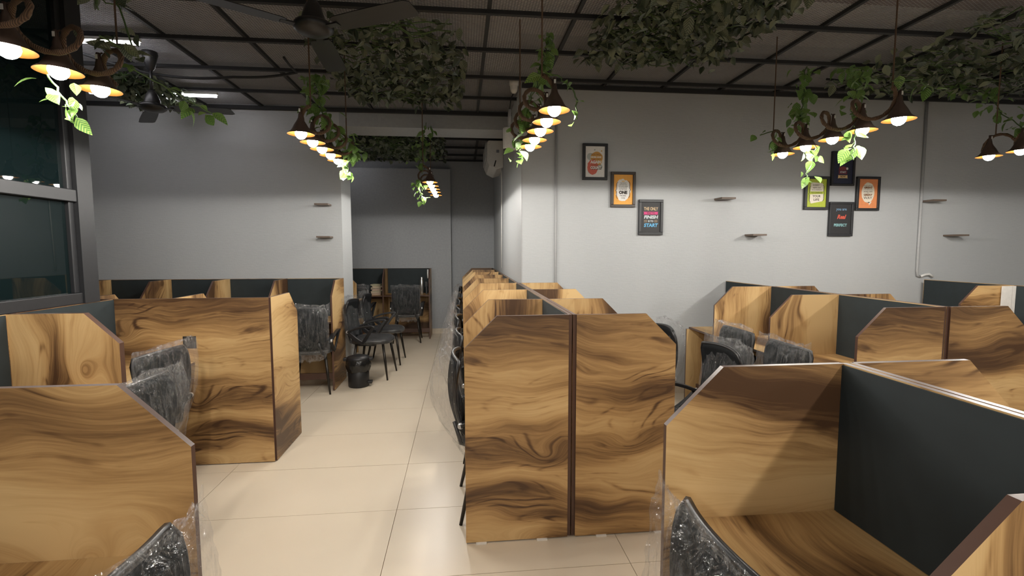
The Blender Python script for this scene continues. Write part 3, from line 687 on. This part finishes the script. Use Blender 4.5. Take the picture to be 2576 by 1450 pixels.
# ------------------------------------------------------------------ posters
def colm(name, c, rough=.55): return plain(name, c, rough)
C = {k: colm('print_'+k, v) for k, v in dict(white=(.75, .73, .70), black=(.02, .02, .022), ink=(.035, .025, .02), orange=(.80, .38, .06), salmon=(.72, .26, .10), red=(.62, .10, .06), coral=(.60, .13, .09),
    grey=(.42, .45, .43), mustard=(.62, .33, .08), brown=(.22, .10, .04), green=(.42, .50, .04), cream=(.78, .72, .60), navy=(.020, .025, .055), teal=(.25, .48, .50), pink=(.62, .04, .20),
    sky=(.12, .42, .70), tan=(.55, .40, .24), pale=(.55, .60, .62), blue=(.18, .32, .48), gold=(.75, .55, .28), maroon=(.16, .03, .05), rust=(.55, .12, .03)).items()}
def text(parent, s, x, z, size, mat, bold=0, shear=0, width=None, y=-.0035, name='lettering'):
    cu = bpy.data.curves.new('lettering', 'FONT'); cu.body = s; cu.size = size; cu.align_x = 'CENTER'; cu.align_y = 'CENTER'; cu.offset = bold; cu.shear = shear; cu.extrude = .0003; cu.resolution_u = 3
    tmp = bpy.data.objects.new('tmp', cu); COL.objects.link(tmp)
    me = bpy.data.meshes.new_from_object(tmp.evaluated_get(bpy.context.evaluated_depsgraph_get())); bpy.data.objects.remove(tmp)
    xs_ = [v.co.x for v in me.vertices]
    if width and xs_:
        k = width/(max(xs_)-min(xs_))
        for v in me.vertices: v.co.x *= k
    for v in me.vertices: v.co = Vector((v.co.x, -v.co.z, v.co.y))
    me.materials.clear(); o = link(name, me, parent, [mat]); o.location = (x, y, z); return o
def flat(parent, pts, y, mat, name='printed_shape'):
    return MB().prism(pts, 'y', y-.0003, y, 0, 0).build(name, mat, parent)
def ell(cx_, cz_, rx, rz, n=24, wob=0, sd=0):
    return [(cx_+rx*(1+wob*noise.noise(Vector((3*math.cos(2*PI*k/n)+sd, 3*math.sin(2*PI*k/n), sd))))*math.cos(2*PI*k/n), cz_+rz*(1+wob*noise.noise(Vector((2*math.cos(2*PI*k/n), 2*math.sin(2*PI*k/n)+sd, 4))))*math.sin(2*PI*k/n)) for k in range(n)]
def brace(parent, x, z, h, sgn, mat):
    P = []
    for k in range(21):
        f = k/10-1; a = abs(f)
        off = .010*(1-min(1, a/.12))+ (-.014*max(0, (a-.8)/.2)**1.5)
        P.append((x + sgn*off, z+h/2*f))
    mb = MB(); w = .0028
    for (a, b), (c, d) in zip(P[:-1], P[1:]): mb.add([(a-w, -.0042, b), (a+w, -.0042, b), (c+w, -.0042, d), (c-w, -.0042, d)], [(0, 1, 2, 3)])
    return mb.build('printed_brace', mat, parent)
def poster(x0, x1, z0, z1, label, bg, fmat, fw_=.028):
    cx_, cz_ = (x0+x1)/2, (z0+z1)/2; t = empty('framed_poster', label, 'poster', (cx_, YW-.018, cz_), 0, 'framed posters on the grey wall'); w, h = (x1-x0)/2, (z1-z0)/2
    mb = MB()
    for a, b in (((-w, h-fw_), (w, h)), ((-w, -h), (w, -h+fw_)), ((-w, -h+fw_), (-w+fw_, h-fw_)), ((w-fw_, -h+fw_), (w, h-fw_))): mb.box((a[0], -.014, a[1]), (b[0], .016, b[1]))
    mb.build('frame', fmat, t, bevel=.003)
    MB().box((-w+fw_-.001, -.002, -h+fw_-.001), (w-fw_+.001, .014, h-fw_+.001)).build('print', bg, t)
    return t
fm_b = plain('black_frame', (.022, .023, .026), .45); fm_n = plain('brown_frame', (.045, .032, .026), .45)
p = poster(1.213, 1.468, 2.225, 2.585, 'top left framed poster, white with orange and red blobs reading AGAIN and COUNT', C['white'], fm_b)
flat(p, ell(.015, .03, .062, .070, 24, .2, 1), -.0022, C['mustard']); flat(p, ell(-.025, -.055, .055, .075, 24, .2, 2), -.0025, C['coral']); flat(p, ell(-.05, .05, .034, .036), -.0021, C['grey'])
flat(p, ell(.05, -.05, .025, .028), -.0021, C['grey']); flat(p, ell(-.005, .118, .008, .008), -.0022, C['grey']); flat(p, ell(.065, .107, .007, .007), -.0022, C['mustard']); flat(p, ell(-.06, -.10, .012, .012), -.0022, C['grey'])
text(p, 'YOU WILL', .01, .070, .026, C['brown'], 0, 0, .105); text(p, 'NEVER HAVE', .008, .045, .020, C['white'], .0012, 0, .108); text(p, 'THIS DAY', .01, .024, .022, C['brown'], 0, 0, .10)
text(p, 'AGAIN', .008, -.004, .038, C['white'], .002, 0, .112); text(p, 'SO MAKE IT', .008, -.033, .019, C['brown'], 0, 0, .10); text(p, 'COUNT', .012, -.063, .036, C['ink'], .003, 0, .115, -.003); text(p, 'COUNT', .008, -.060, .036, C['white'], .002, 0, .112)
p = poster(1.507, 1.762, 1.955, 2.31, 'orange framed poster with white brushed patch reading ONE MORE TIME', C['orange'], fm_n)
flat(p, ell(0, -.002, .075, .112, 40, .25, 5), -.0024, C['white']); brace(p, -.068, -.01, .17, -1, C['ink']); brace(p, .068, .0, .17, 1, C['ink'])
flat(p, [(-.014, .076), (.014, .076), (.018, .095), (.007, .084), (0, .097), (-.007, .084), (-.018, .095)], -.003, C['gold'])
for s_, z_, sz, w_ in (('THE MOST', .064, .016, .068), ('CERTAIN WAY', .048, .014, .080), ('TO SUCCEED', .031, .017, .095), ('IS ALWAYS', .015, .016, .076), ('TO TRY JUST', 0, .014, .082)): text(p, s_, 0, z_, sz, C['ink'], 0, 0, w_)
text(p, 'ONE', 0, -.030, .040, C['ink'], .003, 0, .088); text(p, 'MORE', 0, -.062, .021, C['ink'], 0, 0, .062); text(p, 'TIME', 0, -.086, .019, C['ink'], 0, 0, .040)
p = poster(1.803, 2.06, 1.675, 2.035, 'black framed poster with colourful lettering THE ONLY WAY TO FINISH IS TO START', C['black'], fm_b)
text(p, 'THE ONLY', 0, .085, .046, C['tan'], .0015, 0, .150); flat(p, [(-.078, .028), (.078, .028), (.072, .042), (.078, .057), (-.078, .057), (-.072, .042)], -.0024, C['pink']); text(p, 'WAY TO', 0, .042, .027, C['maroon'], .001, 0, .085)
text(p, 'FINISH', 0, .001, .044, C['pale'], .002, .15, .150); text(p, 'IS TO', 0, -.040, .026, C['pale'], .001, 0, .055)
for k in range(3):
    MB().box((-.072, -.004, -.049+.009*k), (-.036, -.0025, -.0465+.009*k)).build('printed_line', C['tan'], p); MB().box((.036, -.004, -.049+.009*k), (.072, -.0025, -.0465+.009*k)).build('printed_line', C['tan'], p)
text(p, 'START', 0, -.082, .048, C['sky'], .002, .15, .150)
p = poster(3.61, 3.885, 1.945, 2.295, 'lime green framed poster reading TO CHANGE YOUR LIFE', C['green'], fm_b)
flat(p, [(-.07, .10), (-.05, .112), (.06, .105), (.075, .09), (.08, -.06), (.07, -.085), (-.06, -.11), (-.075, -.09)], -.0024, C['cream']); brace(p, -.082, -.01, .17, -1, C['ink']); brace(p, .082, .0, .17, 1, C['ink'])
text(p, 'EVERY', -.01, .082, .026, C['ink'], 0, .1, .075); text(p, 'NEW DAY', 0, .055, .021, C['ink'], 0, 0, .090); text(p, 'IS A CHANCE', 0, .033, .017, C['ink'], 0, 0, .105)
flat(p, [(-.075, -.013), (.078, -.008), (.078, .018), (-.075, .016)], -.0028, C['green']); text(p, 'TO CHANGE', 0, .003, .024, C['ink'], 0, 0, .125); text(p, 'YOUR', 0, -.034, .034, C['ink'], .0005, 0, .092); text(p, 'LIFE', 0, -.070, .032, C['ink'], .0005, 0, .066)
p = poster(3.905, 4.17, 2.20, 2.56, 'top framed poster of the four, navy with small lettering START low down', C['navy'], fm_b, .022)
flat(p, ell(-.005, -.005, .045, .028, 20, .3, 3), -.0022, C['maroon']); mbq = MB()
for k in range(26):
    a = k/25; mbq.box((-.045+.075*a, -.0032, .000+.012*math.sin(a*21)), (-.045+.075*a+.004, -.0026, .004+.012*math.sin(a*21)))
mbq.build('printed_script', C['coral'], p); flat(p, ell(.047, .0, .013, .013), -.0024, C['white'])
flat(p, [(-.048, -.058), (.048, -.058), (.048, -.02), (-.048, -.02)], -.0023, C['maroon']); text(p, 'START', 0, -.038, .026, C['pale'], .001, 0, .068)
flat(p, [(-.055, -.105), (-.045, -.10), (.045, -.10), (.055, -.105), (.052, -.066), (.042, -.07), (-.042, -.07), (-.052, -.066)], -.0026, C['gold']); text(p, 'NOW', 0, -.085, .026, C['brown'], .001, 0, .060)
p = poster(4.205, 4.475, 1.94, 2.30, 'orange framed poster with cream speech bubble reading GREAT WAY', C['salmon'], fm_b, .026)
bub = ell(0, .01, .075, .108, 28, .06, 7); flat(p, bub, -.0024, C['cream']); flat(p, [(.0, -.09), (.05, -.085), (.02, -.125), (.015, -.10)], -.0024, C['cream'])
for s_, z_, sz, w_, c_ in (("IF YOU CAN'T DO", .083, .013, .098, 'ink'), ('GREAT', .063, .024, .098, 'brown'), ('THINGS', .040, .024, .10, 'grey'), ('DO SMALL THINGS', .020, .013, .10, 'ink'), ('IN A', .006, .010, .022, 'ink'), ('GREAT', -.014, .026, .10, 'brown'), ('WAY', -.046, .040, .10, 'ink')): text(p, s_, 0, z_, sz, C[c_], .0015 if s_ == 'GREAT' else 0, 0, w_)
p = poster(3.905, 4.18, 1.665, 2.03, 'lowest framed poster of the four, black reading you are Real PERFECT', C['black'], fm_b, .024)
text(p, 'you are', 0, .105, .040, C['blue'], .0008, 0, .120); text(p, 'Real', .0, .022, .060, C['red'], .002, .3, .105); text(p, 'PERFECT', -.005, -.065, .040, C['teal'], .0012, 0, .150)

# ------------------------------------------------------------------ small wall things
def shelf(x, y, z, label, s_=.15):
    t = MB().box((x, y-s_, z-.014), (x+s_, y, z+.004)).build('wall_shelf', [M['shelf']])
    tag(t, label, 'shelf', 'small floating wall shelves'); return t
shelf(2.62, YW, 2.05, 'small square wooden shelf between the two poster groups, upper'); shelf(2.97, YW, 1.68, 'small square wooden shelf between the two poster groups, lower')
shelf(4.99, YW, 2.05, 'small square wooden shelf right of the grey conduit, upper'); shelf(5.29, YW, 1.68, 'small square wooden shelf right of the grey conduit, lower')
shelf(-1.655, YB, 2.05, 'small wooden shelf on the back left wall beside the alcove, upper'); shelf(-1.645, YB, 1.68, 'small wooden shelf on the back left wall beside the alcove, lower')
tag(MB().tube([(.945, YW-.012, 3.1), (.945, YW-.012, .1)], .012, 8).build('conduit', M['pipe_white'], None, True), 'thin vertical grey conduit left of the posters', 'pipe')
tag(MB().tube([(4.975, YW-.014, 3.1), (4.985, YW-.014, 1.29), (4.995, YW-.014, 1.235), (5.03, YW-.014, 1.225)], .014, 8).build('conduit', M['pipe_white'], None, True), 'grey conduit running down the wall to the far right row', 'pipe')
tag(MB().tube([(5.03, YW-.016, 1.225), (5.08, YW-.02, 1.245), (5.13, YW-.02, 1.25), (5.17, YW-.03, 1.222)], .014, 8).build('flexible_cable', M['white_plastic'], None, True), 'short white cable bent over the far right board', 'cable')
# cylinder spotlight on a pipe
t = empty('cylinder_spotlight', 'white cylindrical spotlight on a bracket at the wall corner', 'light', (.46, 4.75, 2.49))
MB().lathe([(0, .0), (.03, .0), (.034, .012), (.048, .012), (.052, .02), (.052, .205), (.047, .212), (0, .212)], 28).build('body', M['white_plastic'], t, True)
MB().lathe([(0, .003), (.033, .003), (.036, -.001), (.045, -.001), (.047, .012)], 24).build('lens', M['black_gap'], t, True)
MB().tube([(0.01, 0, .21), (.015, .01, .39)], .016, 12).build('pipe', M['pipe_white'], t, True)
MB().box((.04, -.02, .01), (.145, .045, .085)).build('bracket', M['white_plastic'], t, bevel=.005)
MB().tube([(.015, .01, .39), (.03, .02, .5), (.06, .03, .56), (.09, .05, .62)], .006, 6).build('cord', M['black_plastic'], t, True)
t = empty('security_camera', 'small white dome security camera high on the wall corner', 'camera', (.515, 4.74, 3.03))
MB().lathe([(0, .125), (.045, .125), (.045, .075), (.04, .065)], 20).build('base', M['white_plastic'], t, True)
MB().lathe([(.038, .075), (.036, .04), (.03, .015), (.018, 0), (0, -.002)], 20).build('dome', M['white_plastic'], t, True)
t = empty('hanging_wire', 'thin white wires hanging at the wall corner', 'wire', (.55, 4.79, 3.0)); 
MB().tube([(0, 0, 0), (.01, 0, -.2), (.02, 0, -.32), (.03, .0, -.45)], .0025, 5).build('strand', M['white_plastic'], t, True); MB().tube([(.035, 0, .08), (.036, 0, -.3), (.035, 0, -.5)], .0025, 5).build('strand', M['white_plastic'], t, True)
# air conditioner
t = empty('air_conditioner', 'white split air conditioner on the right alcove wall seen end-on', 'air conditioner', (.6, 6.9, 2.66))
pr = [(0, .03), (-.10, .0), (-.20, .05), (-.235, .13), (-.235, .37), (-.21, .40), (0, .40)]
MB().prism(pr, 'y', 0, .85).build('body', M['white_plastic'], t, bevel=.01)
MB().prism([(-.24, .14), (-.25, .16), (-.25, .36), (-.24, .38)], 'y', .005, .845).build('front_cover', M['white_plastic'], t, bevel=.003)
MB().prism([(-.14, .04), (-.125, .035), (-.10, .12), (-.115, .125)], 'y', -.004, .0).build('vent_slot', M['black_gap'], t)
MB().box((-.10, -.003, .23), (-.06, 0, .27)).build('rating_label', plain('grey_label', (.2, .22, .25), .5), t)
MB().tube([(-.03, .03, .02), (-.02, .05, -.2), (-.02, .1, -.5), (-.02, .12, -1.4)], .008, 6).build('drain_pipe', M['white_plastic'], t, True)
# waste bin
t = empty('waste_bin', 'black pedal bin with black bag beside the end cubicle', 'bin', (-1.165, 5.46, 0))
MB().lathe([(0, 0), (.108, 0), (.113, .01), (.116, .30), (.112, .30)], 32).build('bucket', M['bin'], t, True)
V = []; nb = 48
for j in range(9):
    for i in range(nb):
        a = 2*PI*i/nb; f = j/8; r = .119 + .016*math.sin(f*PI) + .007*noise.noise(Vector((math.cos(a)*7, math.sin(a)*7, f*4))) + .004*math.sin(i*1.9+j)
        V.append((r*math.cos(a), r*math.sin(a), .315-.14*f + .02*noise.noise(Vector((math.cos(a)*3, math.sin(a)*3, 1)))*f))
mesh('bin_bag', V, [(j*nb+i, j*nb+(i+1) % nb, (j+1)*nb+(i+1) % nb, (j+1)*nb+i) for j in range(8) for i in range(nb)], [plain('black_polythene', (.012, .012, .012), .22)], t, None, True)
MB().lathe([(.122, .30), (.126, .315), (.118, .335), (.06, .352), (0, .356)], 32).build('lid', M['bin'], t, True)
MB().box((-.16, -.03, .29), (-.12, .03, .325)).box((.12, -.03, .29), (.16, .03, .325)).build('hinge', M['bin'], t, bevel=.006)
MB().box((.10, -.04, .03), (.15, .03, .06)).build('pedal', M['bin'], t, bevel=.006)
# alcove desk items
rp = random.Random(3); z = DZ
for k in range(11):
    h = rp.uniform(.012, .02); o = MB().box((-.085, -.11, 0), (.085, .11, h)).build('paper_bundle', plain('paper_bundle', (.42+rp.random()*.1, .34+rp.random()*.08, .28), .8), None)
    o.location = (-1.47+rp.uniform(-.012, .012), 8.55+rp.uniform(-.012, .012), z); o.rotation_euler = (0, 0, rp.uniform(-.12, .12)); z += h
    tag(o, f'paper bundle on the alcove desk, {["bottom","second","third","fourth","fifth","sixth","seventh","eighth","ninth","tenth","topmost"][k]} of the stack', 'papers', 'paper stack on the alcove desk')
t = empty('steel_flask', 'tall brushed steel water flask on the alcove desk', 'bottle', (-.70, 8.5, DZ))
MB().lathe([(0, 0), (.030, 0), (.032, .005), (.032, .235), (.024, .26)], 24).build('body', M['steel'], t, True); MB().lathe([(.024, .26), (.024, .295), (.021, .30), (0, .30)], 20).build('cap', M['steel'], t, True)
t = empty('desk_gadget', 'small dark boxy gadget right of the flask', 'box', (-.615, 8.52, DZ)); MB().box((-.03, -.02, .13), (.02, .02, .22)).build('case', M['black_plastic'], t, bevel=.004); MB().box((-.02, -.015, 0), (.01, .015, .13)).build('stand', M['black_plastic'], t)
tag(MB().tube([(-.578, 8.30, 1.19), (-.580, 8.29, 1.12), (-.578, 8.30, 1.04)], .012, 8).build('hanging_strip', M['white_plastic'], None, True), 'white strip hanging inside the alcove end partition', 'strap')
